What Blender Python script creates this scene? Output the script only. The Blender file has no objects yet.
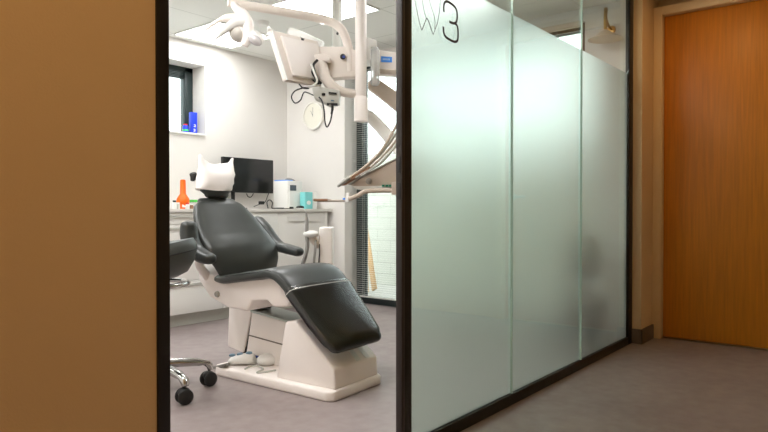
import bpy, bmesh, math, random
from mathutils import Vector as V, Matrix, noise
random.seed(4)
SC = bpy.context.scene
COL = SC.collection
PI = math.pi

# ------------------------------------------------------------------ camera maths
FPX, CAMH = 630.0, 0.92
TH, PT = math.radians(38.8), math.atan(7/630)
FW = V((math.cos(TH)*math.cos(PT), math.sin(TH)*math.cos(PT), -math.sin(PT)))
RT = V((math.sin(TH), -math.cos(TH), 0)); UP = RT.cross(FW)
CAM = V((0, 0, CAMH))
def ray(u, v): return FW*FPX + RT*(u-384) + UP*(216-v)
def on(u, v, ax, val):
    d = ray(u, v); return CAM + d*((val-CAM[ax])/d[ax])
def dep(u, v, z): return CAM + ray(u, v)*(z/FPX)

# ------------------------------------------------------------------ materials
def lin(c):
    return tuple(((x/255)/12.92 if x/255 <= .04045 else ((x/255+.055)/1.055)**2.4) for x in c)
def mat(name, rgb, rough=.5, metal=0, bump=0, bscale=60, var=0, vscale=8, coat=0, stretch=None, spec=.5):
    m = bpy.data.materials.new(name); m.use_nodes = True
    nt = m.node_tree; b = nt.nodes['Principled BSDF']
    c = lin(rgb)
    b.inputs['Base Color'].default_value = (*c, 1)
    b.inputs['Roughness'].default_value = rough
    b.inputs['Metallic'].default_value = metal
    b.inputs['Coat Weight'].default_value = coat
    b.inputs['Specular IOR Level'].default_value = spec
    tc = nt.nodes.new('ShaderNodeTexCoord'); mp = nt.nodes.new('ShaderNodeMapping')
    nt.links.new(tc.outputs['Object'], mp.inputs['Vector'])
    if stretch: mp.inputs['Scale'].default_value = stretch
    if var:
        n = nt.nodes.new('ShaderNodeTexNoise'); n.inputs['Scale'].default_value = vscale; n.inputs['Detail'].default_value = 5
        nt.links.new(mp.outputs[0], n.inputs['Vector'])
        r = nt.nodes.new('ShaderNodeValToRGB')
        r.color_ramp.elements[0].position = .3; r.color_ramp.elements[1].position = .7
        r.color_ramp.elements[0].color = (*[x*(1-var) for x in c], 1)
        r.color_ramp.elements[1].color = (*[min(1, x*(1+var)) for x in c], 1)
        nt.links.new(n.outputs[0], r.inputs[0]); nt.links.new(r.outputs[0], b.inputs['Base Color'])
    if bump:
        n = nt.nodes.new('ShaderNodeTexNoise'); n.inputs['Scale'].default_value = bscale; n.inputs['Detail'].default_value = 3
        nt.links.new(mp.outputs[0], n.inputs['Vector'])
        bp = nt.nodes.new('ShaderNodeBump'); bp.inputs['Strength'].default_value = bump; bp.inputs['Distance'].default_value = .003
        nt.links.new(n.outputs[0], bp.inputs['Height']); nt.links.new(bp.outputs[0], b.inputs['Normal'])
    return m
def emit(name, rgb, s):
    m = bpy.data.materials.new(name); m.use_nodes = True; nt = m.node_tree
    b = nt.nodes['Principled BSDF']; b.inputs['Base Color'].default_value = (.8, .8, .8, 1)
    b.inputs['Emission Color'].default_value = (*rgb, 1); b.inputs['Emission Strength'].default_value = s
    return m
def pane_mat(name, tint=(1, 1, 1), refl=1.0):
    m = bpy.data.materials.new(name); m.use_nodes = True; nt = m.node_tree
    nt.nodes.remove(nt.nodes['Principled BSDF']); out = nt.nodes['Material Output']
    t = nt.nodes.new('ShaderNodeBsdfTransparent'); t.inputs[0].default_value = (*tint, 1)
    g = nt.nodes.new('ShaderNodeBsdfGlossy'); g.inputs['Roughness'].default_value = .01
    f = nt.nodes.new('ShaderNodeFresnel'); f.inputs[0].default_value = 1.45
    ml = nt.nodes.new('ShaderNodeMath'); ml.operation = 'MULTIPLY'; ml.inputs[1].default_value = refl
    x = nt.nodes.new('ShaderNodeMixShader')
    nt.links.new(f.outputs[0], ml.inputs[0]); nt.links.new(ml.outputs[0], x.inputs[0])
    nt.links.new(t.outputs[0], x.inputs[1]); nt.links.new(g.outputs[0], x.inputs[2]); nt.links.new(x.outputs[0], out.inputs[0])
    return m
def frost_mat():
    m = bpy.data.materials.new('frosted_film'); m.use_nodes = True; nt = m.node_tree
    nt.nodes.remove(nt.nodes['Principled BSDF']); out = nt.nodes['Material Output']
    b = nt.nodes.new('ShaderNodeBsdfRefraction'); b.inputs['Color'].default_value = (.97, 1, .985, 1)
    b.inputs['Roughness'].default_value = .56; b.inputs['IOR'].default_value = 1.2
    t = nt.nodes.new('ShaderNodeBsdfTranslucent'); t.inputs[0].default_value = (.93, 1, .96, 1)
    x = nt.nodes.new('ShaderNodeMixShader'); x.inputs[0].default_value = .1
    nt.links.new(b.outputs[0], x.inputs[1]); nt.links.new(t.outputs[0], x.inputs[2]); nt.links.new(x.outputs[0], out.inputs[0])
    return m
M = {}
M['wall'] = mat('painted_wall_white', (228, 225, 220), .8, bump=.15, bscale=180, var=.015, vscale=3)
M['corr'] = mat('corridor_wall_cream', (226, 200, 160), .75, bump=.2, bscale=180, var=.02, vscale=3)
M['black'] = mat('black_powdercoat', (16, 14, 14), .45, bump=.05, bscale=300)
M['black2'] = mat('dark_bronze_edge', (44, 36, 31), .4, bump=.05, bscale=300)
M['wframe'] = mat('anthracite_window_frame', (36, 50, 50), .4, bump=.05, bscale=300)
M['cream'] = mat('cream_white_enamel', (248, 241, 236), .42, var=.02, vscale=4, spec=.4)
M['cream2'] = mat('warm_white_plastic', (242, 233, 225), .5, var=.02, vscale=5)
M['white'] = mat('white_plastic', (236, 236, 232), .35, var=.01)
M['lam'] = mat('white_laminate', (226, 224, 219), .4, bump=.03, bscale=300)
M['top'] = mat('worktop_laminate', (214, 210, 203), .35, var=.02, vscale=20)
M['leather'] = mat('dark_grey_leather', (56, 59, 57), .34, bump=.03, bscale=260, var=.05, vscale=12)
M['leather2'] = mat('stool_leather', (66, 70, 68), .4, bump=.03, bscale=260, var=.05, vscale=12)
M['chrome'] = mat('polished_chrome', (190, 190, 188), .14, 1, bump=.01)
M['gmetal'] = mat('grey_metal', (160, 158, 152), .4, .6, bump=.02)
M['rubber'] = mat('black_rubber', (22, 22, 22), .6, bump=.1, bscale=200)
M['scr'] = mat('black_screen', (20, 22, 22), .25, bump=.01)
M['orange'] = mat('orange_plastic', (255, 112, 10), .4, var=.03)
M['green'] = mat('green_plastic', (80, 220, 90), .45, var=.03)
M['blue'] = mat('blue_card', (25, 60, 215), .5, var=.04)
M['red'] = mat('red_plastic', (225, 40, 50), .5, var=.04)
M['teal'] = mat('teal_card', (130, 214, 214), .55, var=.05, vscale=30)
M['label'] = mat('blue_label', (70, 150, 245), .45, var=.02)
M['ink'] = mat('dark_vinyl', (42, 34, 34), .6, var=.02)
M['ink2'] = mat('grey_vinyl', (120, 120, 116), .6, var=.02)
M['paper'] = mat('white_paper', (236, 230, 226), .85, bump=.35, bscale=25, var=.02)
M['hose'] = mat('grey_hose', (150, 148, 144), .5, bump=.1, bscale=150)
M['cable'] = mat('black_cable', (24, 24, 26), .5, bump=.05)
M['tan'] = mat('taupe_plastic', (196, 182, 168), .45, var=.02)
M['wood'] = mat('oak_veneer', (204, 126, 24), .45, var=.12, vscale=5, stretch=(14, 14, .7), bump=.05)
M['plank'] = mat('raw_timber', (196, 158, 112), .8, var=.2, vscale=6, stretch=(20, 20, 1.5))
M['leaf'] = mat('green_leaf', (34, 84, 32), .5, var=.2, vscale=10)
M['pot'] = mat('brown_pot', (66, 50, 42), .6, var=.1)
M['soil'] = mat('potting_soil', (50, 36, 26), .95, bump=1, bscale=90)
M['brass'] = mat('brass', (190, 150, 90), .3, .9, bump=.02)
M['ceil2'] = mat('corridor_ceiling', (225, 215, 200), .85, bump=.1, bscale=120)
M['skirt'] = mat('grey_skirting', (112, 100, 90), .6, var=.04)
M['slat'] = mat('aluminium_slat', (205, 207, 200), .5, bump=.01)
M['teal2'] = mat('green_button', (20, 140, 110), .4, var=.03)
M['bluebtn'] = mat('blue_grey_button', (110, 140, 160), .45, var=.03)
M['navy'] = mat('blue_knob', (20, 50, 130), .3, var=.03)
M['clear'] = pane_mat('clear_plastic', (.97, .98, .98), 1.1)
M['clear'].node_tree.nodes['Glossy BSDF'].inputs['Roughness'].default_value = .12
mm_ = M['clear'].copy(); M['milky'] = mm_; mm_.name = 'milky_clear_plastic'; nt = mm_.node_tree
df = nt.nodes.new('ShaderNodeBsdfDiffuse'); df.inputs[0].default_value = (.9, .9, .88, 1); mx = nt.nodes.new('ShaderNodeMixShader'); mx.inputs[0].default_value = .3
so = nt.nodes['Material Output'].inputs[0].links[0].from_socket
nt.links.new(so, mx.inputs[1]); nt.links.new(df.outputs[0], mx.inputs[2]); nt.links.new(mx.outputs[0], nt.nodes['Material Output'].inputs[0])
M['glass'] = pane_mat('clear_window_glass', (.93, .97, .95), .9)
M['pglass'] = pane_mat('partition_glass', (.955, 1, .975), .35)
M['gedge'] = mat('glass_edge', (196, 214, 206), .2, var=.02)
M['frost'] = frost_mat()
M['led'] = emit('led_panel_light', (1, 1, 1), 12.5)
M['lens'] = mat('lamp_lens', (208, 205, 206), .15, var=.03, coat=.6)
M['reflector'] = mat('lamp_reflector', (205, 200, 192), .4, .1, bump=.02)
M['amber'] = mat('brown_tray_lip', (150, 112, 84), .45, var=.05)
M['shade'] = mat('pale_glass_shade', (232, 220, 200), .3, var=.02)
M['grey'] = mat('light_grey_plastic', (196, 196, 188), .45, var=.02)
M['fresh'] = mat('screen_grey', (80, 90, 98), .25, var=.02)

def floor_mat():
    m = mat('resin_floor', (150, 138, 134), .42, bump=.08, bscale=40)
    nt = m.node_tree; b = nt.nodes['Principled BSDF']
    tc = nt.nodes.new('ShaderNodeTexCoord')
    n1 = nt.nodes.new('ShaderNodeTexNoise'); n1.inputs['Scale'].default_value = 1.6; n1.inputs['Detail'].default_value = 6
    n2 = nt.nodes.new('ShaderNodeTexNoise'); n2.inputs['Scale'].default_value = 14; n2.inputs['Detail'].default_value = 6
    nt.links.new(tc.outputs['Object'], n1.inputs[0]); nt.links.new(tc.outputs['Object'], n2.inputs[0])
    a = nt.nodes.new('ShaderNodeMix'); a.data_type = 'FLOAT'; a.inputs[0].default_value = .4
    nt.links.new(n1.outputs[0], a.inputs[2]); nt.links.new(n2.outputs[0], a.inputs[3])
    r = nt.nodes.new('ShaderNodeValToRGB')
    r.color_ramp.elements[0].position = .35; r.color_ramp.elements[1].position = .65
    r.color_ramp.elements[0].color = (*lin((134, 121, 119)), 1); r.color_ramp.elements[1].color = (*lin((158, 147, 145)), 1)
    nt.links.new(a.outputs[0], r.inputs[0]); nt.links.new(r.outputs[0], b.inputs['Base Color'])
    return m
M['floor'] = floor_mat()
def grid_mat(name, rgb, seam, size, off=(0, 0, 0), mortar=.006):
    m = mat(name, rgb, .85, bump=.1, bscale=200); nt = m.node_tree; b = nt.nodes['Principled BSDF']
    tc = nt.nodes.new('ShaderNodeTexCoord'); mp = nt.nodes.new('ShaderNodeMapping'); mp.inputs['Location'].default_value = off
    br = nt.nodes.new('ShaderNodeTexBrick'); br.offset = 0; br.inputs['Scale'].default_value = 1
    br.inputs['Brick Width'].default_value = size[0]; br.inputs['Row Height'].default_value = size[1]
    br.inputs['Mortar Size'].default_value = mortar; br.inputs['Mortar Smooth'].default_value = 0
    br.inputs['Color1'].default_value = (*lin(rgb), 1); br.inputs['Color2'].default_value = (*lin(rgb), 1)
    br.inputs['Mortar'].default_value = (*lin(seam), 1)
    nt.links.new(tc.outputs['Object'], mp.inputs[0]); nt.links.new(mp.outputs[0], br.inputs[0]); nt.links.new(br.outputs[0], b.inputs['Base Color'])
    return m
M['ceil'] = grid_mat('ceiling_tiles', (240, 241, 236), (206, 208, 202), (.6, .6), (.5, .59, 0), .004)

# ------------------------------------------------------------------ mesh helpers
def bm_new(): return bmesh.new()
def box(bm, a, b, bev=0, seg=2):
    a, b = V(a), V(b)
    r = bmesh.ops.create_cube(bm, size=1)
    vs = r['verts']
    for v in vs:
        v.co = V(((a[i]+b[i])/2 + v.co[i]*(b[i]-a[i])) for i in range(3))
    if bev:
        es = {e for v in vs for e in v.link_edges}
        bmesh.ops.bevel(bm, geom=list(es), offset=bev, segments=seg, profile=.5, affect='EDGES')
    return bm
def obox(bm, p, q, w, t, up=V((0, 0, 1)), bev=0):
    """bar from p to q with width w (sideways) and thickness t (along up)"""
    p, q = V(p), V(q); d = (q-p); L = d.length; d.normalize()
    s = d.cross(up).normalized(); n = s.cross(d)
    r = bmesh.ops.create_cube(bm, size=1)
    mid = (p+q)/2
    for v in r['verts']:
        c = v.co.copy(); v.co = mid + d*c.x*L + s*c.y*w + n*c.z*t
    if bev:
        es = {e for v in r['verts'] for e in v.link_edges}
        bmesh.ops.bevel(bm, geom=list(es), offset=bev, segments=2, profile=.5, affect='EDGES')
    return bm
def catmull(P, n=6):
    P = [V(p) for p in P]
    if len(P) < 3: return P
    out = []
    Q = [P[0]*2-P[1]] + P + [P[-1]*2-P[-2]]
    for i in range(1, len(Q)-2):
        for k in range(n):
            t = k/n; a, b, c, d = Q[i-1], Q[i], Q[i+1], Q[i+2]
            out.append(.5*((2*b)+(c-a)*t+(2*a-5*b+4*c-d)*t*t+(3*b-a-3*c+d)*t**3))
    out.append(P[-1]); return out
def loft(bm, rings, closed=True):
    R = [[bm.verts.new(p) for p in r] for r in rings]
    n = len(R[0])
    for a, b in zip(R, R[1:]):
        for i in range(n):
            j = (i+1) % n
            bm.faces.new((a[i], a[j], b[j], b[i]))
    if closed:
        bm.faces.new(R[0][::-1]); bm.faces.new(R[-1])
    bmesh.ops.recalc_face_normals(bm, faces=bm.faces)
    return bm
def tube(bm, P, r, seg=12, smooth=6):
    P = catmull(P, smooth) if smooth else [V(p) for p in P]
    rs = r if isinstance(r, (list, tuple)) else [r]*2
    t0 = (P[1]-P[0]).normalized()
    ref = V((0, 0, 1)) if abs(t0.z) < .9 else V((1, 0, 0))
    nrm = t0.cross(ref).normalized(); rings = []
    N = len(P)
    for i, p in enumerate(P):
        t = (P[min(i+1, N-1)]-P[max(i-1, 0)]).normalized()
        nrm = (nrm - t*nrm.dot(t)).normalized(); b = t.cross(nrm)
        f = i/(N-1)*(len(rs)-1); k = min(int(f), len(rs)-2); rr = rs[k]*(1-(f-k)) + rs[k+1]*(f-k)
        rings.append([p + nrm*math.cos(a)*rr + b*math.sin(a)*rr for a in [2*PI*j/seg for j in range(seg)]])
    return loft(bm, rings)
def cyl(bm, p, q, r, seg=24, r2=None): return tube(bm, [p, q], [r, r2 if r2 is not None else r], seg, 0)
def lathe(bm, c, prof, seg=28, axis=V((0, 0, 1))):
    c = V(c); axis = axis.normalized(); ref = V((1, 0, 0)) if abs(axis.x) < .9 else V((0, 1, 0))
    a = axis.cross(ref).normalized(); b = axis.cross(a)
    rings = [[c + axis*z + (a*math.cos(t)+b*math.sin(t))*max(r, 1e-4) for t in [2*PI*j/seg for j in range(seg)]] for r, z in prof]
    return loft(bm, rings)
def prism(bm, pts, d, bev=0):
    """pts: list of 3D points (planar), extruded by vector d"""
    d = V(d); a = [bm.verts.new(V(p)) for p in pts]; b = [bm.verts.new(V(p)+d) for p in pts]
    n = len(a); fs = [bm.faces.new(a), bm.faces.new(b[::-1])]
    for i in range(n): fs.append(bm.faces.new((a[i], b[i], b[(i+1) % n], a[(i+1) % n])))
    bmesh.ops.recalc_face_normals(bm, faces=fs)
    if bev:
        es = {e for f in fs for e in f.edges}
        bmesh.ops.bevel(bm, geom=list(es), offset=bev, segments=3, profile=.5, affect='EDGES')
    return bm
def ellipsoid(bm, c, r, rot=None, seg=24, rg=14):
    s = bmesh.ops.create_uvsphere(bm, u_segments=seg, v_segments=rg, radius=1)
    for v in s['verts']:
        p = V((v.co.x*r[0], v.co.y*r[1], v.co.z*r[2]))
        if rot: p = rot @ p
        v.co = p + V(c)
    return bm

XF = {}
def props(o, label=None, cat=None, group=None, kind=None):
    if label: o['label'] = label
    if cat: o['category'] = cat
    if group: o['group'] = group
    if kind: o['kind'] = kind
    return o
def root(name, loc, rz=0, label=None, cat=None, group=None, kind=None):
    o = bpy.data.objects.new(name, None); o.empty_display_size = .05; COL.objects.link(o)
    o.location = loc; o.rotation_euler = (0, 0, rz)
    XF[o] = Matrix.Translation(V(loc)) @ Matrix.Rotation(rz, 4, 'Z')
    return props(o, label, cat, group, kind)
def obj(name, bm, m, parent=None, label=None, cat=None, group=None, kind=None, local=False, smooth=True, ang=40, mats=None):
    me = bpy.data.meshes.new(name)
    if parent is not None:
        if not local: bm.transform(XF[parent].inverted())
        xf = XF[parent]
    else:
        xs = [v.co for v in bm.verts]
        lo = [min(p[i] for p in xs) for i in range(3)]; hi = [max(p[i] for p in xs) for i in range(3)]
        c = V(((lo[0]+hi[0])/2, (lo[1]+hi[1])/2, lo[2])); 
        if kind == 'structure': c = V((0, 0, 0))
        xf = Matrix.Translation(c); bm.transform(xf.inverted())
    if smooth:
        for f in bm.faces: f.smooth = True
        for e in bm.edges:
            if len(e.link_faces) == 2 and e.calc_face_angle(0) > math.radians(ang): e.smooth = False
    bm.to_mesh(me); bm.free()
    for mm in (mats or [m]): me.materials.append(mm)
    o = bpy.data.objects.new(name, me); COL.objects.link(o)
    if parent is not None: o.parent = parent
    else: o.location = xf.translation
    XF[o] = xf
    return props(o, label, cat, group, kind)
def copy_tree(o, parent=None):
    c = o.copy(); COL.objects.link(c); c.parent = parent
    for ch in [k for k in list(COL.objects) if k.parent == o]: copy_tree(ch, c)
    return c
def rr_ring(c, ax, ay, hw, ht, n=28, e=3.2):
    out = []
    for k in range(n):
        t = 2*PI*k/n; cs, sn = math.cos(t), math.sin(t)
        out.append(V(c) + V(ax)*hw*math.copysign(abs(cs)**(2/e), cs) + V(ay)*ht*math.copysign(abs(sn)**(2/e), sn))
    return out
def pad(bm, path, widths, thick, wdir, e=3.2, endr=.04, n=28, sub=5, dish=0):
    """cushion lofted along a path; widths / thick per control point"""
    P = catmull(path, sub); N = len(P)
    def lerp(A, i):
        f = i/(N-1)*(len(A)-1); k = min(int(f), len(A)-2); return A[k]*(1-(f-k))+A[k+1]*(f-k)
    wdir = V(wdir).normalized(); rings = []
    for i, p in enumerate(P):
        t = (P[min(i+1, N-1)]-P[max(i-1, 0)]).normalized(); nn = wdir.cross(t).normalized()
        w, h = lerp(widths, i)/2, lerp(thick, i)/2
        if i == 0:
            for s in (1, .92, .7, .38):
                rings.append(rr_ring(p - t*endr*s, wdir, nn, max(.004, w-endr*(1-math.sqrt(1-s*s))), h*max(.12, math.sqrt(1-s*s*.97)), n, e))
        rings.append(rr_ring(p, wdir, nn, w, h, n, e))
        if i == N-1:
            for s in (.38, .7, .92, 1):
                rings.append(rr_ring(p + t*endr*s, wdir, nn, max(.004, w-endr*(1-math.sqrt(1-s*s))), h*max(.12, math.sqrt(1-s*s*.97)), n, e))
    return loft(bm, rings)

# ================================================================== SETTING
YP = 1.378; YW = 4.92; XB = 4.65; XC = 4.50; HC = 2.43
obj('floor', box(bm_new(), (-1.6, -1.4, -.1), (4.75, 5.2, 0)), M['floor'], kind='structure')
obj('ceiling', box(bm_new(), (.3, YP, HC), (4.85, 5.2, HC+.1)), M['ceil'], kind='structure')
obj('ceiling_corridor', box(bm_new(), (-1.6, -1.4, HC+.0), (5.0, YP-.001, HC+.1)), M['ceil2'], kind='structure')
# left wall with the small high window
wx0, wx1, wz0, wz1 = 2.35, 3.493, 1.589, 2.235
b = bm_new()
box(b, (.3, YW, 0), (wx0, YW+.32, HC)); box(b, (wx1, YW, 0), (5.0, YW+.32, HC))
box(b, (wx0, YW, 0), (wx1, YW+.32, wz0)); box(b, (wx0, YW, wz1), (wx1, YW+.32, HC))
obj('wall_left', b, M['wall'], kind='structure')
# pier with the clock and wall around the large window
obj('wall_pier', box(bm_new(), (XC, 4.105, 0), (XB+.2, YW, HC)), M['wall'], kind='structure')
b = bm_new()
box(b, (XB, YP+.05, 0), (XB+.2, 1.80, HC)); box(b, (XB, 1.80, 2.33), (XB+.2, 4.105, HC))
obj('wall_back', b, M['wall'], kind='structure')
obj('wall_side', box(bm_new(), (.1, YP, 0), (.3, YW, HC)), M['wall'], kind='structure')
# corridor walls
obj('wall_corridor', box(bm_new(), (-1.6, YP, 0), (.842, YP+.08, HC)), M['corr'], kind='structure')
b = bm_new(); box(b, (4.434, 1.32, 0), (5.0, YP, HC)); box(b, (4.45, YP, 0), (5.0, YP+.05, HC)); obj('wall_corner', b, M['corr'], kind='structure')
b = bm_new(); box(b, (4.81, -1.4, -.05), (5.0, 1.32, HC))
obj('wall_end', b, M['corr'], kind='structure')
obj('wall_behind', box(bm_new(), (-1.6, -1.5, 0), (5.0, -1.4, HC)), M['corr'], kind='structure')
obj('wall_entry', box(bm_new(), (-1.7, -1.5, 0), (-1.6, YP, HC)), M['corr'], kind='structure')
obj('baseboard_right', box(bm_new(), (4.422, 1.308, 0), (4.70, 1.32, .10), .002), M['skirt'], kind='structure')
obj('baseboard_front', box(bm_new(), (4.422, 1.308, 0), (4.434, YP, .10), .002), M['skirt'], kind='structure')
# oak door in the end wall
b = bm_new(); box(b, (4.69, 1.262, 0), (4.80, 1.32, 2.345), .004); box(b, (4.69, .27, 2.285), (4.80, 1.262, 2.345), .004); box(b, (4.69, .21, 0), (4.80, .27, 2.345), .004)
obj('trim_1', b, mat('cream_casing', (236, 210, 168), .5, bump=.05), kind='structure')
d1 = root('door_1', (4.74, .27, 0), kind='structure')
obj('door_leaf', box(bm_new(), (4.745, .272, .012), (4.785, 1.26, 2.283), .002), M['wood'], d1)
b = bm_new(); cyl(b, (4.745, .35, 1.02), (4.70, .35, 1.02), .011); tube(b, [(4.70, .35, 1.02), (4.695, .37, 1.02), (4.695, .48, 1.02)], .009)
lathe(b, (4.745, .35, 1.02), [(.001, 0), (.026, 0), (.026, .006), (.001, .006)], axis=V((-1, 0, 0)))
obj('door_handle', b, M['gmetal'], d1)

# small window
w1 = root('window_1', (wx0, YW+.19, wz0), kind='structure')
fy0, fy1 = YW+.19, YW+.27
b = bm_new(); t = .045
box(b, (wx0, fy0, wz0), (wx0+t, fy1, wz1), .003); box(b, (wx1-t-.04, fy0, wz0), (wx1, fy1, wz1), .003)
box(b, (wx0, fy0, wz0), (wx1, fy1, wz0+t), .003); box(b, (wx0, fy0, wz1-t), (wx1, fy1, wz1), .003)
obj('window_frame', b, M['wframe'], w1)
b = bm_new()
for k in range(5): box(b, (wx0+.03, fy0+.006-.003*k, wz1-.055-.014*k), (wx1-.09, fy0+.03, wz1-.045-.014*k), .002)
obj('rolled_blind', b, M['wframe'], w1)
obj('window_pane', box(bm_new(), (wx0+t, fy0+.03, wz0+t), (wx1-t, fy0+.04, wz1-t)), M['glass'], w1)
obj('window_sill', box(bm_new(), (wx0, YW-.02, wz0), (wx1, fy0, wz0+.018), .003), M['white'], w1)

# large window
w2 = root('window_2', (4.67, 1.84, 0), kind='structure')
b = bm_new()
for y0, y1 in ((1.80, 1.835), (2.93, 3.01), (4.015, 4.103)): box(b, (4.67, y0, 0), (4.74, y1, 2.33), .003)
box(b, (4.67, 1.83, 0), (4.74, 4.015, .065), .003); box(b, (4.67, 1.83, 2.27), (4.74, 4.015, 2.33), .003)
obj('window_frame', b, M['wframe'], w2)
obj('window_pane', box(bm_new(), (4.70, 1.835, .065), (4.71, 2.93, 2.27)), M['glass'], w2)
obj('window_pane', box(bm_new(), (4.70, 3.01, .065), (4.71, 4.015, 2.27)), M['glass'], w2)
# venetian blind
bl = root('venetian_blind', (4.60, 2.97, .08), 0, 'pale aluminium venetian blind lowered over the tall dark-framed window', 'blind')
b = bm_new()
z = .10
while z < 2.27:
    pts = [(-.0075, -.0003), (0, .0002), (.0075, -.0003)]
    vs = [[b.verts.new((4.60+x, y, z+h)) for x, h in pts] for y in (1.81, 4.10)]
    vb = [[b.verts.new((4.60+x, y, z+h-.0006)) for x, h in pts] for y in (1.81, 4.10)]
    for i in (0, 1):
        b.faces.new((vs[0][i], vs[1][i], vs[1][i+1], vs[0][i+1])); b.faces.new((vb[0][i], vb[0][i+1], vb[1][i+1], vb[1][i]))
    for i, s in ((0, 1), (2, -1)): b.faces.new((vs[0][i], vb[0][i], vb[1][i], vs[1][i]))
    z += .0205
obj('slats', b, M['slat'], bl)
obj('head_rail', box(bm_new(), (4.585, 1.805, 2.285), (4.625, 4.102, 2.325), .003), M['tan'], bl)
obj('bottom_rail', box(bm_new(), (4.588, 1.81, .072), (4.612, 4.10, .086), .003), M['slat'], bl)
b = bm_new()
for y in (2.0, 2.6, 3.3, 3.95):
    for dx in (-.0115, .0115): box(b, (4.60+dx-.0006, y, .08), (4.60+dx+.0006, y+.0012, 2.29))
obj('ladder_cords', b, M['slat'], bl)

# outside: paving, white brick wall, leaning boards
obj('ground', box(bm_new(), (4.75, -3, -.14), (14, 12, -.03)), mat('pale_paving', (180, 178, 172), .9, var=.05, vscale=2), kind='structure')
bmw = mat('white_painted_brick', (220, 222, 208), .8, bump=.3, bscale=30)
nt = bmw.node_tree; br = nt.nodes.new('ShaderNodeTexBrick'); tc = nt.nodes.new('ShaderNodeTexCoord'); mp = nt.nodes.new('ShaderNodeMapping')
mp.inputs['Rotation'].default_value = (PI/2, 0, PI/2)
sx = nt.nodes.new('ShaderNodeSeparateXYZ'); cx_ = nt.nodes.new('ShaderNodeCombineXYZ')
nt.links.new(tc.outputs['Object'], sx.inputs[0]); nt.links.new(sx.outputs[1], cx_.inputs[0]); nt.links.new(sx.outputs[2], cx_.inputs[1])
br.inputs['Scale'].default_value = 1; br.inputs['Brick Width'].default_value = .42; br.inputs['Row Height'].default_value = .14
br.inputs['Mortar Size'].default_value = .006
br.inputs['Color1'].default_value = (*lin((188, 189, 180)), 1); br.inputs['Color2'].default_value = (*lin((184, 185, 176)), 1); br.inputs['Mortar'].default_value = (*lin((168, 169, 160)), 1)
nt.links.new(cx_.outputs[0], br.inputs[0]); nt.links.new(br.outputs[0], nt.nodes['Principled BSDF'].inputs['Base Color'])
obj('garden_wall', box(bm_new(), (6.15, 0, -.03), (6.33, 8, 1.62)), bmw, label='white painted brick garden wall outside beyond the tall window', cat='wall')
for k, (u0, v0, u1, v1, dd) in enumerate(((364.5, 243, 366.3, 294.5, 0), (365.5, 228, 374.5, 291.5, .12))):
    p = on(u1, v1, 2, -.02) if k == 0 else on(u1, v1, 2, -.02)
    q = on(u0, v0, 0, p.x+.28)
    b = bm_new(); obox(b, q, p + V((0, 0, .02)), .07, .022, V((1, 0, 0)), .002)
    obj('timber_board', b, M['plank'], label=('shorter tan timber board leaning outside, more upright and nearer the dark window frame' if k == 0 else 'taller tan timber board leaning outside, to the right of the shorter one'), cat='board', group='boards leaning outside')

# ------------------------------------------------------------------ glass partition
wp = root('wall_front', (1.782, YP, 0), kind='structure')
b = bm_new(); box(b, (1.835, YP, 0), (1.878, YP+.028, HC), .002)
obj('frame_post', b, M['black'], wp)
obj('frame_edge', box(bm_new(), (1.818, YP, 0), (1.835, YP+.028, HC), .001), M['black2'], wp, label='dark bronze door jamb strip')
obj('frame_post', box(bm_new(), (4.36, YP, 0), (4.45, YP+.028, HC), .002), M['black'], wp)
obj('frame_rail', box(bm_new(), (1.878, YP, 0), (4.36, YP+.028, .05), .002), M['black'], wp)
obj('frame_rail', box(bm_new(), (1.878, YP, 2.41), (4.36, YP+.028, HC), .002), M['black'], wp)
obj('door_jamb', box(bm_new(), (.838, YP-.006, 0), (.872, YP+.085, HC), .002), M['black'], wp)
for z0 in (.955, 1.02): 
    obj('strike_plate', box(bm_new(), (1.8165, YP+.006, z0 + (0.0 if z0 < 1 else .03)), (1.8178, YP+.020, z0+.06 + (0 if z0 < 1 else .03)), .0005), M['black'], wp)
obj('frame_rail', box(bm_new(), (.872, YP, 2.41), (1.818, YP+.028, HC), .002), M['black'], wp, label='dark head rail over the door opening')
edges = [1.878, 2.687, 3.539, 4.36]
ZF = 1.837
for i in range(3):
    a0, a1 = edges[i]+.003, edges[i+1]-.003
    g = obj('glass_pane', box(bm_new(), (a0, YP+.006, .05), (a1, YP+.016, 2.41)), M['pglass'], wp)
    obj('frosted_film', box(bm_new(), (a0, YP+.0165, .052), (a1, YP+.0195, ZF)), M['frost'], g, label='frosted lower part of the pane')
for x in edges[1:3]:
    obj('glass_joint', box(bm_new(), (x-.002, YP+.0055, .05), (x+.002, YP+.0165, 2.41)), M['gedge'], wp)
def stroke(bm, pts, w, y):
    """vinyl stroke on the glass through (u,v) points measured on the pane"""
    P = catmull([on(u, v, 1, y) for u, v in pts], 6)
    L, Rr = [], []
    for i, p in enumerate(P):
        t = (P[min(i+1, len(P)-1)]-P[max(i-1, 0)]).normalized(); n = V((-t.z, 0, t.x))
        L.append(p+n*w/2); Rr.append(p-n*w/2)
    for i in range(len(P)-1):
        q = [L[i], L[i+1], Rr[i+1], Rr[i]]
        f = [bm.verts.new(p) for p in q]; g = [bm.verts.new(p+V((0, -.0006, 0))) for p in q]
        bm.faces.new(f); bm.faces.new(g[::-1])
        for k in range(4): bm.faces.new((f[k], g[k], g[(k+1) % 4], f[(k+1) % 4]))
yd = YP+.0054
b = bm_new()
stroke(b, [(443.8, 12), (443.7, 7), (444.4, 3), (447, 1.6), (451.5, 4), (455.5, 8), (457, 13), (456.9, 20), (455, 23.2), (452, 23), (449.3, 21.6)], .0105, yd)
stroke(b, [(454.4, 23), (457, 25.6), (457.9, 30), (457.9, 38), (457, 41), (454.5, 41.8), (450.8, 40.3), (446, 37.2), (443.8, 33), (443.2, 26.5)], .0105, yd)
obj('room_number', b, M['ink'], wp, smooth=False)
b = bm_new()
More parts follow.
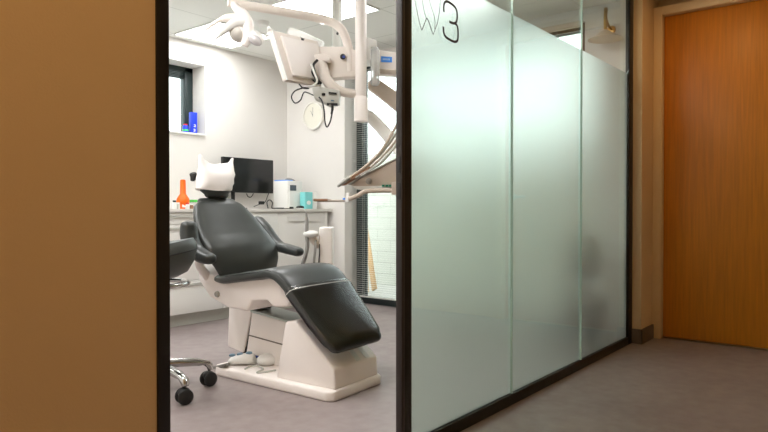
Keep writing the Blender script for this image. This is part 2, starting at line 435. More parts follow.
stroke(b, [(414.5, -2), (416, 6.2), (419, 20.8), (421.7, 30.4)], .003, yd)
stroke(b, [(421.7, 30.4), (424.3, 24), (426.4, 18.7), (428, 20), (430.5, 27), (433.1, 34.6)], .0042, yd)
stroke(b, [(433.1, 34.6), (437.3, 23), (439, 14), (440, 6), (440.3, -1)], .003, yd)
stroke(b, [(422, -2), (423.2, 6.2), (424.6, 13), (426.4, 18.7)], .0022, yd)
stroke(b, [(429, -1), (431, 6.2), (434, 15.6), (435, 22), (434.6, 29)], .0022, yd)
obj('tooth_logo', b, M['ink2'], wp, smooth=False)

# ------------------------------------------------------------------ ceiling fittings
def led(x, y, label):
    r = root('led_panel', (x, y, HC-.012), 0, label, 'ceiling light', 'square light panels in the treatment room ceiling')
    b = bm_new(); w = .297
    for s in (-1, 1):
        box(b, (x-w, y+s*w-.008, HC-.012), (x+w, y+s*w+.008, HC), .001); box(b, (x+s*w-.008, y-w, HC-.012), (x+s*w+.008, y+w, HC), .001)
    obj('frame', b, M['white'], r)
    obj('diffuser', box(bm_new(), (x-w, y-w, HC-.009), (x+w, y+w, HC-.001)), M['led'], r)
    return r
led(3.40, 4.51, 'lit square ceiling panel nearest the wall with the small window')
led(3.40, 3.31, 'lit square ceiling panel above the curved tube arm')
led(1.60, 4.51, 'lit square ceiling panel towards the far left of the room')
led(1.60, 3.31, 'lit square ceiling panel above the stool')
led(3.40, 2.11, 'lit square ceiling panel near the frosted glass')
led(1.60, 2.11, 'added unseen fill light panel in the ceiling just inside the doorway')  # added out of view to light the near faces of the equipment
led(1.00, 3.31, 'added unseen fill light panel in the ceiling between the stool and the side wall')  # extra panel out of view, added to brighten side wall and chair base
led(1.00, 2.11, 'added unseen fill light panel in the ceiling over the corner left of the doorway')  # also added as unseen fill for the near side of the chair base
c = on(262, 22, 2, HC)
b = bm_new(); lathe(b, (c.x, c.y, HC-.03), [(.03, 0), (.045, 0), (.055, .012), (.06, .03), (.03, .03)])
obj('smoke_detector', b, M['white'], label='round white detector on the ceiling tiles beside the operating lamp', cat='detector')
# wall lamp close to the glass
wl = root('wall_lamp', (4.65, 1.62, 2.12), 0, 'small brass wall lamp with pale disc shade seen above the frosted glass', 'lamp')
b = bm_new(); lathe(b, (4.65, 1.60, 2.23), [(.001, 0), (.03, 0), (.03, .01), (.001, .012)], axis=V((-1, 0, 0))); tube(b, [(4.64, 1.60, 2.23), (4.58, 1.60, 2.25), (4.53, 1.60, 2.30), (4.53, 1.60, 2.36)], .008)
tube(b, [(4.53, 1.60, 2.36), (4.52, 1.60, 2.30), (4.52, 1.60, 2.20)], .013)
obj('arm', b, M['brass'], wl)
b = bm_new(); lathe(b, (4.52, 1.60, 2.135), [(.12, 0), (.115, .006), (.06, .035), (.02, .065), (.012, .07)], seg=36)
obj('lamp_shade', b, M['shade'], wl)

# ------------------------------------------------------------------ cabinets
cf = 4.28
def cabinet(x0, x1, label, kind):
    r = root('base_cabinet', ((x0+x1)/2, 4.6, 0), 0, label, 'cabinet', 'white base cabinets under the worktop')
    obj('body', box(bm_new(), (x0, cf+.02, .10), (x1, 4.91, .893), .001), M['lam'], r)
    zs = {'door': [(.104, .889)], 'drawers': [(.802, .889), (.61, .798), (.36, .606), (.104, .356)]}[kind]
    for z0, z1 in zs:
        f = obj('door' if kind == 'door' else 'drawer', box(bm_new(), (x0+.002, cf, z0), (x1-.002, cf+.019, z1), .0015), M['lam'], r)
        if kind == 'door': hx0, hx1 = (x0+x1)/2-.192, (x0+x1)/2+.192; hz = .848
        else: hx0, hx1 = x0+.03, x1-.03; hz = z1-.022
        b = bm_new(); box(b, (hx0, cf-.014, hz-.002), (hx1, cf, hz+.002)); box(b, (hx0, cf-.014, hz-.04 if kind == 'door' else hz-.012), (hx1, cf-.0115, hz))
        obj('handle', b, M['lam' if kind == 'door' else 'grey'], f)
    obj('plinth', box(bm_new(), (x0, cf+.07, 0), (x1, cf+.085, .10)), M['grey'], r)
cabinet(3.807, 4.407, 'white base cabinet with one bar handle below the sterilising device', 'door')
cabinet(3.207, 3.807, 'white base cabinet with one bar handle below the desktop monitor', 'door')
cabinet(2.607, 3.207, 'white drawer unit below the orange bottle', 'drawers')
cabinet(2.007, 2.607, 'white drawer unit at the left end of the worktop', 'drawers')
obj('side_panel', box(bm_new(), (4.407, cf-.002, 0), (4.44, 4.91, .893), .001), M['lam'], label='white upright end panel closing the cabinet run beside the pier', cat='panel')
obj('worktop', box(bm_new(), (2.0, cf-.02, .893), (4.495, 4.915, .921), .003), M['top'], label='long pale worktop over the white base cabinets', cat='worktop')
ZT = .921
# desktop monitor
m1 = root('desktop_monitor', (3.9, 4.81, ZT), 0, 'black flat desktop monitor standing on the worktop', 'monitor')
b = bm_new(); box(b, (3.60, 4.80, 1.075), (4.21, 4.835, 1.405), .006); obj('display', b, M['scr'], m1)
b = bm_new(); box(b, (3.735, 4.835, ZT), (3.765, 4.86, 1.25), .004); obj('stand', b, M['rubber'], m1)
b = bm_new(); box(b, (3.65, 4.76, ZT), (3.85, 4.90, ZT+.010), .004); obj('foot', b, M['rubber'], m1)
# steriliser
qt = on(288, 180.5, 1, 4.5).z; x0, x1 = 4.122, 4.320
st = root('water_device', ((x0+x1)/2, 4.6, ZT), 0, 'boxy white countertop device with a small grey screen beside the monitor', 'appliance')
obj('housing', box(bm_new(), (x0, 4.50, ZT+.006), (x1, 4.705, qt), .012, 3), M['white'], st)
xm = x0+.02
obj('front_door', box(bm_new(), (xm, 4.490, ZT+.02), (x1-.02, 4.50, qt-.11), .004), M['white'], st)
obj('control_screen', box(bm_new(), (on(290, 188, 1, 4.5).x, 4.495, on(290, 190.6, 1, 4.5).z), (on(296, 188, 1, 4.5).x, 4.503, on(290, 185, 1, 4.5).z), .002), M['fresh'], st)
obj('lid', box(bm_new(), (x0+.006, 4.51, qt-.002), (x0+.08, 4.70, qt+.008), .004), M['label'], st, label='thin pale blue top edge')
b = bm_new(); tube(b, [(x0+.06, 4.6, qt+.004), (x0+.09, 4.6, qt+.02), (x0+.15, 4.6, qt+.018), (x1-.01, 4.6, qt+.004)], .008); obj('lid_handle', b, M['gmetal'], st)
for fx in (x0+.04, x1-.04): obj('foot', box(bm_new(), (fx-.02, 4.52, ZT), (fx+.02, 4.69, ZT+.008)), M['rubber'], st)
# glove box and white box
g0 = on(305, 208, 1, 4.4).x; g1 = on(312.5, 208, 1, 4.4).x; gz = on(305, 192, 1, 4.4).z
gb = root('tissue_box', ((g0+g1)/2, 4.45, ZT), 0, 'teal card box upright on the worktop right of the white device', 'box')
obj('carton', box(bm_new(), (g0, 4.4, ZT), (g1, 4.47, gz), .002), M['teal'], gb)
b = bm_new(); ellipsoid(b, ((g0+g1)/2, 4.399, ZT+.06), (.028, .004, .02)); obj('opening', b, M['white'], gb)
x0 = g1+.012
obj('paper_carton', box(bm_new(), (x0, 4.40, ZT), (x0+.05, 4.50, on(314, 192, 1, 4.4).z), .002), M['white'], label='narrow white carton right of the teal box on the worktop', cat='box')
# orange bottle (upside-down flask shape) and small items
c = on(183, 205, 1, 4.45)
b = bm_new(); h = on(183, 179.5, 1, 4.45).z
ob = root('orange_bottle', (c.x, 4.45, ZT), 0, 'bright orange long-necked bottle on the worktop', 'bottle')
lathe(b, (c.x, 4.45, ZT), [(.02, 0), (.034, .0), (.036, .02), (.046, .04), (.052, .06), (.048, .085), (.034, .105), (.024, .12), (.022, h-ZT-.02), (.02, h-ZT-.004), (.012, h-ZT)])
obj('bottle_body', b, M['orange'], ob)
b = bm_new(); box(b, (c.x-.03, 4.412, ZT+.012), (c.x+.03, 4.42, ZT+.035), .002); obj('paper_label', b, M['white'], ob)
c = on(197, 201, 1, 4.5)
b = bm_new(); box(b, (c.x-.07, 4.44, ZT+.055), (c.x+.05, 4.56, ZT+.075), .004)
gt = root('instrument_box', (c.x, 4.5, ZT), 0, 'low clear-sided box with a green lid beside the orange bottle', 'box')
obj('lid', b, M['green'], gt)
obj('tub', box(bm_new(), (c.x-.065, 4.445, ZT), (c.x+.045, 4.555, ZT+.055), .003), M['clear'], gt)
for k, (u, r_, hh, mm, lab) in enumerate(((174.5, .017, .065, 'white', 'small white jar at the left end of the worktop clutter'), (178, .015, .05, 'grey', 'small grey jar just left of the orange bottle'),
                                   (187.5, .016, .045, 'white', 'small white jar in front of the orange bottle'), (191.5, .014, .04, 'amber', 'small brown jar between the orange bottle and the green lid'))):
    c = on(u, 207, 1, 4.36)
    r = root('small_jar', (c.x, 4.36, ZT), 0, lab, 'jar', 'small jars on the worktop')
    b = bm_new(); lathe(b, (c.x, 4.36, ZT), [(r_*.9, 0), (r_, .004), (r_, hh*.7), (r_*.7, hh*.8), (r_*.7, hh*.82)], 16); obj('jar_body', b, M[mm], r)
    b = bm_new(); lathe(b, (c.x, 4.36, ZT+hh*.8), [(r_*.8, 0), (r_*.8, hh*.2), (r_*.5, hh*.22)], 16); obj('jar_lid', b, M['black' if k == 0 else ('red' if k == 2 else 'white')], r)
b = bm_new(); c = on(200, 207, 1, 4.36); lathe(b, (c.x, 4.37, ZT), [(.02, 0), (.04, .003), (.055, .02), (.05, .02), (.036, .006), (.001, .005)], 24)
obj('small_dish', b, M['amber'], label='shallow brown dish at the front of the worktop below the green lid', cat='dish')
# cables on the worktop
def cable(pts, r, m, label, cat='cable', name='power_cable', parent=None):
    if min(p[2] for p in pts) > .85 and max(p[2] for p in pts) < 1.2 and not parent: pts = [V((p[0], p[1], max(p[2], ZT+r+.001))) for p in pts]
    b = bm_new(); tube(b, pts, r, 8, 6)
    return obj('cable', b, M[m], parent) if parent else obj(name, b, M[m], label=label, cat=cat)
P = lambda u, v, y=4.7: on(u, v, 1, y)
cable([P(254, 206.5, 4.5), P(259, 204.5, 4.55), P(265, 202, 4.6), P(268, 195), P(270, 191.5)], .004, 'cable', 'thin black cable running over the worktop below the monitor')
cable([P(268, 208, 4.5), P(267, 202, 4.55), P(270, 200), P(272.5, 203), P(272, 208, 4.55), P(278, 209, 4.45), P(284, 209.3, 4.4)], .0055, 'cable', 'coiled black cable at the left foot of the white device')
cable([P(246.5, 193.5), P(248, 196.5), P(251, 197), P(253.5, 193.5)], .004, 'cable', 'small black cable loop hanging under the monitor')
b = bm_new(); box(b, tuple(P(261, 204.5, 4.5)-V((.02, .015, .0))), tuple(P(261, 204.5, 4.5)+V((.03, .015, .03))), .005)
obj('cable_plug', b, M['rubber'], label='black plug lying on the worktop below the monitor', cat='plug')
p = P(297, 208.6, 4.34)
b = bm_new(); box(b, (p.x-.08, 4.33, ZT), (p.x-.05, 4.36, ZT+.02), .004); obj('rubber_block', b, M['rubber'], label='small black block at the front left of the teal box', cat='block')
b = bm_new(); ellipsoid(b, (p.x+.03, 4.33, ZT+.015), (.045, .03, .015)); obj('computer_mouse', b, M['rubber'], label='black rounded mouse in front of the teal box', cat='mouse')
# window sill things
c = on(193.5, 130, 1, 5.0)
bb = root('blue_carton', (c.x, 5.0, wz0+.018), 0, 'tall blue carton with white marks on the small window sill', 'box')
xa, xb = on(190.2, 130, 1, 5.0).x, on(196, 130, 1, 5.0).x; zt = on(193, 112.5, 1, 5.0).z
obj('carton', box(bm_new(), (xa, 4.98, wz0+.018), (xb, 5.02, zt), .001), M['blue'], bb)
xm = (xa+xb)/2
for z0, dx in ((wz0+.083, 0), (wz0+.042, .003)):
    b = bm_new()
    prism(b, [(xm+x, 4.9789, z0+z) for x, z in ((-.006-dx, .023), (.012-dx, .023), (.012-dx, 0), (-.006-dx, 0), (-.006-dx, .007), (.005-dx, .007), (.005-dx, .017), (-.006-dx, .017))], (0, .001, 0))
    obj('printed_mark', b, M['white'], bb, smooth=False)
xc = on(185.5, 130, 1, 5.0).x; zc = on(185, 125, 1, 5.0).z
bc = root('blue_jar', (xc, 5.0, wz0+.018), 0, 'short blue jar with a red lid left of the blue carton on the sill', 'jar')
b = bm_new(); lathe(b, (xc, 5.0, wz0+.018), [(.024, 0), (.026, .004), (.026, zc-wz0-.03), (.02, zc-wz0-.02)], 20); obj('jar_body', b, M['blue'], bc)
b = bm_new(); lathe(b, (xc, 5.0, zc-.004), [(.02, 0), (.02, .012), (.01, .014)], 20); obj('jar_lid', b, M['red'], bc)
b = bm_new(); lathe(b, (xc, 5.0, wz0+.04), [(.0265, 0), (.0268, .001), (.0268, .012), (.0265, .013)], 20); obj('label_band', b, M['green'], bc)
# clock
ck = on(314.2, 116, 0, XC-.005)
cr = root('wall_clock', (XC, ck.y, ck.z-.15), 0, 'round white wall clock with thin hands on the white pier', 'clock')
b = bm_new(); lathe(b, (XC-.0005, ck.y, ck.z), [(.001, 0), (.135, 0), (.14, .008), (.138, .03), (.126, .032), (.124, .02), (.001, .02)], 48, V((-1, 0, 0))); obj('case', b, mat('clock_white', (240, 238, 230), .5, var=.01), cr)
b = bm_new(); lathe(b, (XC-.021, ck.y, ck.z), [(.001, 0), (.121, 0), (.121, .002), (.001, .002)], 48, V((-1, 0, 0)))
obj('dial', b, mat('clock_dial', (232, 230, 216), .5, var=.01), cr)
b = bm_new(); box(b, (XC-.026, ck.y-.0015, ck.z-.01), (XC-.0245, ck.y+.0015, ck.z+.085)); obj('minute_hand', b, M['ink2'], cr)
b = bm_new(); obox(b, (XC-.0245, ck.y, ck.z), (XC-.0245, ck.y+.03, ck.z+.05), .004, .001, V((1, 0, 0))); obj('hour_hand', b, M['ink2'], cr)

# ================================================================== DENTAL CHAIR
CR = math.radians(3.8)
ch = root('dental_chair', (2.345, 2.45, 0), CR, 'dark grey upholstered dental chair on a cream white base', 'dental chair')
L3 = lambda w, l, z: V((w, l, z))           # chair frame: w sideways, l towards the head, z up
def cobj(name, bm, m, parent=None, **k):
    return obj(name, bm, m, parent or ch, local=True, **k)
# base plate
b = bm_new()
out = [(-.19, -.385), (.19, -.385), (.225, -.34), (.225, .46), (.19, .5), (-.16, .5), (-.195, .46), (-.215, -.35)]
prism(b, [L3(w, l, 0) for w, l in out], (0, 0, .052), .012)
base = cobj('base_plate', b, M['cream'])
# wedge cover at the foot end
b = bm_new()
prism(b, [L3(-.172, l, z) for l, z in ((.02, .05), (-.045, .348), (-.12, .36), (-.365, .148), (-.372, .05))], (.355, 0, 0), .01)
cobj('foot_cover_box', b, M['cream'])
b = bm_new()
for w in (.03, .105): obox(b, L3(w, -.36, .153), L3(w, -.20, .292), .03, .006, V((0, 0, 1)), .002)
cobj('cover_rail', b, M['white'])
# middle cover and rear column
b = bm_new()
prism(b, [L3(-.0, l, z) for l, z in ((.44, .05), (.385, .333), (.08, .30), (-.1, .30), (-.1, .05))], (.16, 0, 0), .01)
mc = cobj('middle_cover', b, M['cream'])
b = bm_new(); prism(b, [L3(-.0015, l, z) for l, z in ((.405, .195), (.405, .202), (.0, .17), (.0, .163))], (.003, 0, 0)); cobj('cover_seam', b, M['skirt'], mc)
b = bm_new(); prism(b, [L3(-.01, l, z) for l, z in ((.385, .334), (.385, .346), (.0, .306), (-.0, .296))], (.18, 0, 0), .003); cobj('cover_top', b, mat('greenish_glass_plate', (186, 194, 188), .3, var=.03), mc)
b = bm_new()
prism(b, [L3(-.0, l, z) for l, z in ((.59, .11), (.575, .40), (.37, .40), (.455, .09))], (.14, 0, 0), .01)
cobj('rear_column', b, M['cream'])
b = bm_new(); prism(b, [L3(.01, l, z) for l, z in ((.49, .05), (.44, .13), (.37, .39), (.35, .39), (.42, .13), (.43, .05))], (.12, 0, 0)); cobj('column_gap', b, M['rubber'])
# mechanism
b = bm_new(); box(b, L3(.02, -.06, .405), L3(.13, .36, .455), .006)
for k in range(5): cyl(b, L3(.0, .03+.06*k, .415+.008*(k % 2)), L3(.025, .03+.06*k, .415+.008*(k % 2)), .012, 12)
cobj('lift_mechanism', b, M['rubber'])
b = bm_new()
for k in range(3): tube(b, [L3(.0, .34-.06*k, .43), L3(-.01, .28-.06*k, .41), L3(.0, .20-.06*k, .425), L3(.01, .12-.06*k, .405)], .004, 8)
cobj('hydraulic_pipes', b, M['hose'])
# seat pan (white shell under the seat)
b = bm_new()
pan = [(.60, .62), (.59, .52), (.50, .435), (.34, .385), (.20, .382), (.16, .44), (.05, .452), (.015, .42), (-.09, .43), (-.12, .47), (-.03, .59), (.10, .585), (.42, .54), (.5, .56)]
prism(b, [L3(-.205, l, z) for l, z in pan], (.41, 0, 0), .012)
cobj('seat_shell', b, M['cream'])
b = bm_new(); lathe(b, L3(-.206, .43, .455), [(.001, 0), (.018, 0), (.015, .01), (.001, .012)], 20, V((-1, 0, 0))); cobj('shell_screw', b, M['gmetal'])
# seat with leg rest
seat_path = [L3(0, .475, .535), L3(0, .38, .535), L3(0, .25, .556), L3(0, .10, .578), L3(0, .01, .590), L3(0, -.065, .562), L3(0, -.16, .47), L3(0, -.26, .365), L3(0, -.338, .286), L3(0, -.36, .262)]
b = bm_new()
pad(b, seat_path, [.40, .46, .475, .485, .49, .485, .47, .45, .42, .385], [.045, .055, .06, .062, .066, .068, .066, .062, .06, .055], (1, 0, 0), e=3.6, endr=.035, sub=6, n=40)
cush = cobj('seat', b, M['leather'])
pp = catmull(seat_path, 8)
edge = [p for p in pp]
for s in (-1, 1):
    b = bm_new(); tube(b, [V((s*.236*(1-.12*max(0, (-p.y-.05)/.35)), p.y, p.z+.0)) + V((0, -.022, .022))*(.55 if p.y < 0 else .9) for p in pp[10:-8:4]], .003, 8, 2)
    cobj('piping', b, M['leather'], cush)
# clear foot protector over the leg rest
b = bm_new()
cp = [L3(0, -.13, .505), L3(0, -.17, .461), L3(0, -.26, .366), L3(0, -.338, .287), L3(0, -.361, .262)]
pad(b, cp, [.494, .486, .468, .438, .405], [.082, .081, .078, .074, .068], (1, 0, 0), e=3.6, endr=.04, sub=6, n=40)
fc = cobj('foot_protector', b, M['clear'], label='clear plastic foot protector')
b = bm_new()
c0 = L3(0, -.13, .505); t_ = (L3(0, -.17, .461)-c0).normalized(); nn = V((1, 0, 0)).cross(t_)
tube(b, rr_ring(c0, V((1, 0, 0)), nn, .2475, .0415, 40, 3.6)[:] , .0016, 6, 1)
cobj('elastic_edge', b, M['white'], fc)
# backrest
b = bm_new()
bp = [L3(.03, .435, .548), L3(.029, .452, .62), L3(.024, .482, .69), L3(.016, .532, .755), L3(.008, .575, .815), L3(.003, .615, .875), L3(0, .658, .935), L3(0, .675, .958)]
pad(b, bp, [.42, .49, .53, .52, .49, .44, .36, .28], [.06, .085, .10, .082, .075, .075, .07, .055], (1, 0, 0), e=2.9, endr=.028, sub=6, n=44)
bk = cobj('backrest', b, M['leather'])
b = bm_new(); prism(b, [L3(-.12, l, z) for l, z in ((.53, .56), (.545, .70), (.63, .86), (.69, .94), (.72, .93), (.67, .84), (.60, .70), (.58, .55))], (.24, 0, 0), .012)
cobj('back_shell', b, M['cream'])
# armrests
for s, lab in ((-1, None), (1, None)):
    b = bm_new()
    if s > 0: ap = [(.31, .655, .845), (.31, .60, .80), (.31, .535, .735), (.31, .47, .69), (.31, .40, .676), (.31, .315, .662)]
    else: ap = [(-.30, .552, .825), (-.30, .55, .785), (-.297, .537, .735), (-.293, .50, .692), (-.29, .455, .668), (-.285, .405, .655)]
    pad(b, [L3(*p) for p in ap], [.095, .10, .10, .092, .088, .08], ([.055, .062, .06, .058, .06, .055] if s > 0 else [.065, .075, .078, .076, .074, .062]), (1, 0, 0), e=2.6, endr=.03, sub=5, n=28)
    ar = cobj('armrest', b, M['leather'])
    b = bm_new(); tube(b, [L3(s*.285, .49, .655), L3(s*.255, .52, .61), L3(s*.19, .53, .54)], [.018, .022, .026], 14)
    cobj('armrest_bracket', b, M['cream'], ar)
# head rest
b = bm_new()
hp = [L3(-.012, .665, 1.008), L3(-.012, .67, 1.03), L3(-.010, .68, 1.06), L3(-.008, .69, 1.09), L3(-.006, .705, 1.125)]
pad(b, hp, [.17, .215, .23, .22, .20], [.06, .08, .085, .075, .04], (1, 0, 0), e=2.6, endr=.024, sub=6, n=36)
hr = cobj('headrest', b, M['leather'])
b = bm_new(); box(b, L3(-.03, .71, .90), L3(.03, .728, 1.08), .006); box(b, L3(.085, .71, .93), L3(.105, .725, 1.08), .004); cobj('headrest_bracket', b, M['gmetal'])
b = bm_new(); tube(b, [L3(-.08, .74, 1.10), L3(-.115, .74, 1.11), L3(-.125, .735, 1.125)], [.014, .02, .022], 14, 4); tube(b, [L3(-.125, .735, 1.12), L3(-.135, .73, 1.085)], [.018, .012], 12, 0)
cobj('headrest_knob', b, M['rubber'])
# paper cover on the headrest
b = bm_new()
rings = []
n = 64
def cover_ring(z, hw, ht, yc, peak, k0=0):
    r = []
    for k in range(n):
        t = 2*PI*k/n; cs, sn = math.cos(t), math.sin(t)
        x = hw*math.copysign(abs(cs)**(2/2.6), cs); y = ht*math.copysign(abs(sn)**(2/2.6), sn)
        w = (abs(x)/hw)**2.2
        r.append(V((x - .016 + .048*max(0, (z-1.05)/.13), yc+y, -.022*max(0, 1-(z-1.05)/.06)*(1-cs*cs) + z + peak*w*(1-.06*cs) - (0.012*abs(cs)))))
    return r
rings = [cover_ring(1.050, .118, .054, .682, -.0), cover_ring(1.055, .123, .057, .683, 0), cover_ring(1.085, .128, .062, .69, .004), cover_ring(1.13, .128, .060, .70, .014),
         cover_ring(1.16, .128, .036, .71, .04), cover_ring(1.178, .127, .017, .716, .062), cover_ring(1.184, .126, .004, .718, .068)]
loft(b, rings)
bmesh.ops.subdivide_edges(b, edges=b.edges[:], cuts=1, use_grid_fill=True)
b.normal_update()
for v in b.verts:
    v.co += v.normal*.008*noise.noise(v.co*V((18, 18, 30)).x if False else V((v.co.x*14, v.co.y*14, v.co.z*46))) if v.normal.length else V()
b.transform(XF[ch])
obj('headrest_cover', b, M['paper'], label='crumpled white paper bag cover pulled over the headrest', cat='headrest cover')
# foot control on the base plate
fp = root('foot_control', tuple(on(242, 362, 2, .053)), CR, 'white foot control with three blue-grey buttons lying on the chair base', 'foot control')
A = on(228.5, 364, 2, .055); B = on(256, 364, 2, .055); d = (B-A)
b = bm_new(); dd = d.normalized(); sd = V((-dd.y, dd.x, 0))
rings = []
for t, w, hh in ((0, .01, .008), (.03, .032, .03), (.15, .046, .045), (.4, .052, .055), (.7, .05, .062), (.92, .04, .058), (1.0, .018, .03)):
    rings.append([A + d*t + sd*w*math.cos(a) + V((0, 0, hh/2-.0 + hh/2*math.sin(a))) for a in [2*PI*k/20 for k in range(20)]])
loft(b, rings); obj('housing', b, M['white'], fp)
for t in (.14, .42, .75):
    b = bm_new(); c = A + d*t + V((0, 0, .046+.02*t)); lathe(b, c, [(.001, -.004), (.018, -.004), (.018, .004), (.012, .008), (.001, .008)], 20); obj('button', b, M['bluebtn'], fp)
q = on(268, 364, 2, .055)
pl = root('foot_pedal', tuple(q), CR, 'rounded white pedal joined by a black plug beside the three-button foot control', 'foot pedal')
b = bm_new(); ellipsoid(b, q+V((0, 0, .026)), (.068, .055, .034)); obj('pedal_shell', b, M['white'], pl)
b = bm_new(); cyl(b, on(255.5, 362, 2, .055)+V((0, 0, .03)), on(262, 363, 2, .055)+V((0, 0, .03)), .008, 12); obj('plug', b, M['navy'], pl)
cable([on(245, 369, 2, .06), on(250, 366.5, 2, .06), on(258, 366, 2, .06), on(263, 369, 2, .06), on(257, 372.5, 2, .058), on(268, 371.5, 2, .058), on(276, 370, 2, .06)], .005, 'grey', 'looped pale cable lying on the chair base plate')
b = bm_new(); obox(b, on(214.5, 367.5, 2, .035)+V((0, 0, 0)), on(227, 366.3, 2, .06)+V((0, 0, .008)), .03, .012, V((0, 0, 1)), .003); obj('grey_lever', b, M['gmetal'], fp)

# ================================================================== STOOL
SX, SY = 1.729, 2.851
sl = root('dentist_stool', (SX, SY, 0), 0, 'dark grey padded operator stool on a chrome five-star base with castors', 'stool')
b = bm_new(); rings = []
n = 40
def sr(r, z, tl):
    return [V((SX + r*math.cos(t), SY + r*1.0*math.sin(t), z + tl*(math.cos(t)*.78-math.sin(t)*.62)*r/.2)) for t in [2*PI*k/n for k in range(n)]]
for r, z, tl in ((.01, .572, .0), (.10, .574, .01), (.155, .592, .02), (.185, .63, .03), (.199, .675, .04), (.198, .71, .043), (.182, .737, .042), (.14, .744, .034), (.07, .738, .015), (.005, .735, 0)):
    rings.append(sr(r, z, tl))
loft(b, rings); ss = obj('seat', b, M['leather2'], sl)
b = bm_new(); tube(b, sr(.2, .68, .042)+[sr(.2, .68, .042)[0]], .0035, 8, 1); obj('piping', b, M['rubber'], ss)
b = bm_new(); lathe(b, (SX, SY, .08), [(.035, 0), (.035, .03), (.028, .035), (.028, .30), (.016, .302), (.016, .50), (.04, .505), (.09, .53), (.001, .53)]); obj('gas_column', b, M['chrome'], sl)
b = bm_new(); tube(b, [V((SX+.155*math.cos(t), SY+.155*math.sin(t), .548)) for t in [2*PI*k/36 for k in range(37)]], .012, 12, 1)
for k in range(1):
    t = 2.6; cyl(b, (SX, SY, .54), (SX+.155*math.cos(t), SY+.155*math.sin(t), .548), .006, 10)
obj('hand_ring', b, M['chrome'], sl)
a1 = math.atan2(2.592-SY, 1.717-SX)
for k in range(5):
    t = a1 + k*2*PI/5; dx, dy = math.cos(t), math.sin(t); R_ = .262
    b = bm_new(); rr = []
    for s, z, w, hh in ((.02, .145, .028, .024), (.12, .14, .026, .022), (.215, .13, .024, .019), (.25, .122, .023, .019), (.268, .105, .021, .018), (.272, .085, .017, .014)):
        c = V((SX+dx*s, SY+dy*s, z)); side = V((-dy, dx, 0)); upv = V((0, 0, 1)) if s < .25 else V((dx, dy, .5)).normalized()
        rr.append([c + side*w*math.cos(a) + upv*hh*math.sin(a) for a in [2*PI*j/16 for j in range(16)]])
    loft(b, rr); lg = obj('leg', b, M['chrome'], sl)
    t2 = 2.89 + .25*k; ax = V((-math.sin(t2), math.cos(t2), 0)); c = V((SX+dx*R_, SY+dy*R_, .038))
    cs_ = root('castor', tuple(c)) if False else None
    b = bm_new()
    for s in (-1, 1):
        lathe(b, c + ax*s*.020, [(.001, -.012), (.026, -.012), (.035, -.008), (.038, 0), (.035, .008), (.026, .012), (.014, .014), (.001, .014)], 24, ax*s)
    cst = obj('castor', b, M['rubber'], sl)
    b = bm_new(); box(b, c+V((-.010, -.010, -.01)), c+V((.010, .010, .04)), .004); ellipsoid(b, c+V((0, 0, .018)), (.03, .03, .024)); obj('castor_hood', b, M['black'], cst)

# ================================================================== CEILING UNIT
D = 3.75
cu = root('ceiling_unit', tuple(on(361, 209, 2, 0)) if False else tuple(V((dep(361, 209, D).x, dep(361, 209, D).y, 1.3))), 0, 'cream white ceiling post with a curved tube arm for the overhead equipment', 'equipment post')
pc = dep(361, 209, D)
b = bm_new(); zc = dep(361, 98, D).z
cyl(b, (pc.x, pc.y, zc), (pc.x, pc.y, HC), .034, 32); obj('post', b, M['cream'], cu)
zb = dep(361, 122, D).z
b = bm_new(); lathe(b, (pc.x, pc.y, zb), [(.001, 0), (.036, 0), (.041, .003), (.041, zc-zb-.002), (.036, zc-zb+.004), (.034, zc-zb+.006)], 36); obj('collar', b, M['cream'], cu)
b = bm_new(); lathe(b, (pc.x, pc.y, HC-.03), [(.03, 0), (.09, .005), (.10, .03), (.03, .03)], 36); obj('ceiling_flange', b, M['cream'], cu)
q = lambda u, v, dz=0: dep(u, v, D+dz)
b = bm_new()
tube(b, [q(350, 72), q(349, 55), q(347, 42), q(341, 29), q(330, 21.5), q(315, 17.5, -.02), q(290, 13, -.08), q(262, 8, -.16), q(240, 4.5, -.22), q(228, 2, -.25)], [.026, .026, .026, .026, .025, .024], 20, 6)
obj('curved_arm', b, M['cream2'], cu)
b = bm_new(); Rt = RT.copy(); Fd = V((FW.x, FW.y, 0)).normalized()
def slab(bm, pts, dz, th, bev=.004):
    P_ = [dep(u, v, D+dz) for u, v in pts]; prism(bm, P_, Fd*th, bev)
slab(b, [(310, 50), (320, 46.5), (345, 46.5), (361, 52), (361, 76), (341, 77), (326, 79), (313, 72)], -.02, .09)
br_ = obj('bracket_box', b, M['cream2'], cu)
b = bm_new(); p = q(343, 57, -.03); lathe(b, p, [(.001, 0), (.015, 0), (.017, .008), (.012, .016), (.001, .017)], 20, -Fd); obj('knob', b, M['rubber'], br_)
b = bm_new(); p = q(343.8, 57, -.048); lathe(b, p, [(.001, 0), (.008, 0), (.008, .004), (.001, .004)], 16, -Fd); obj('knob_cap', b, M['navy'], br_)
b = bm_new()
tube(b, [q(318, 61, -.06), q(322, 67, -.06), q(325, 77, -.06), q(332, 86, -.05), q(343, 92, -.02), q(357, 94, 0)], [.034, .034, .032, .028, .026], 20, 6)
obj('lower_arm', b, M['cream2'], cu)
b = bm_new(); slab(b, [(306, 56), (324, 53), (330, 56), (330, 61), (308, 61)], -.09, .06, .006); obj('arm_joint', b, M['cream2'], cu)

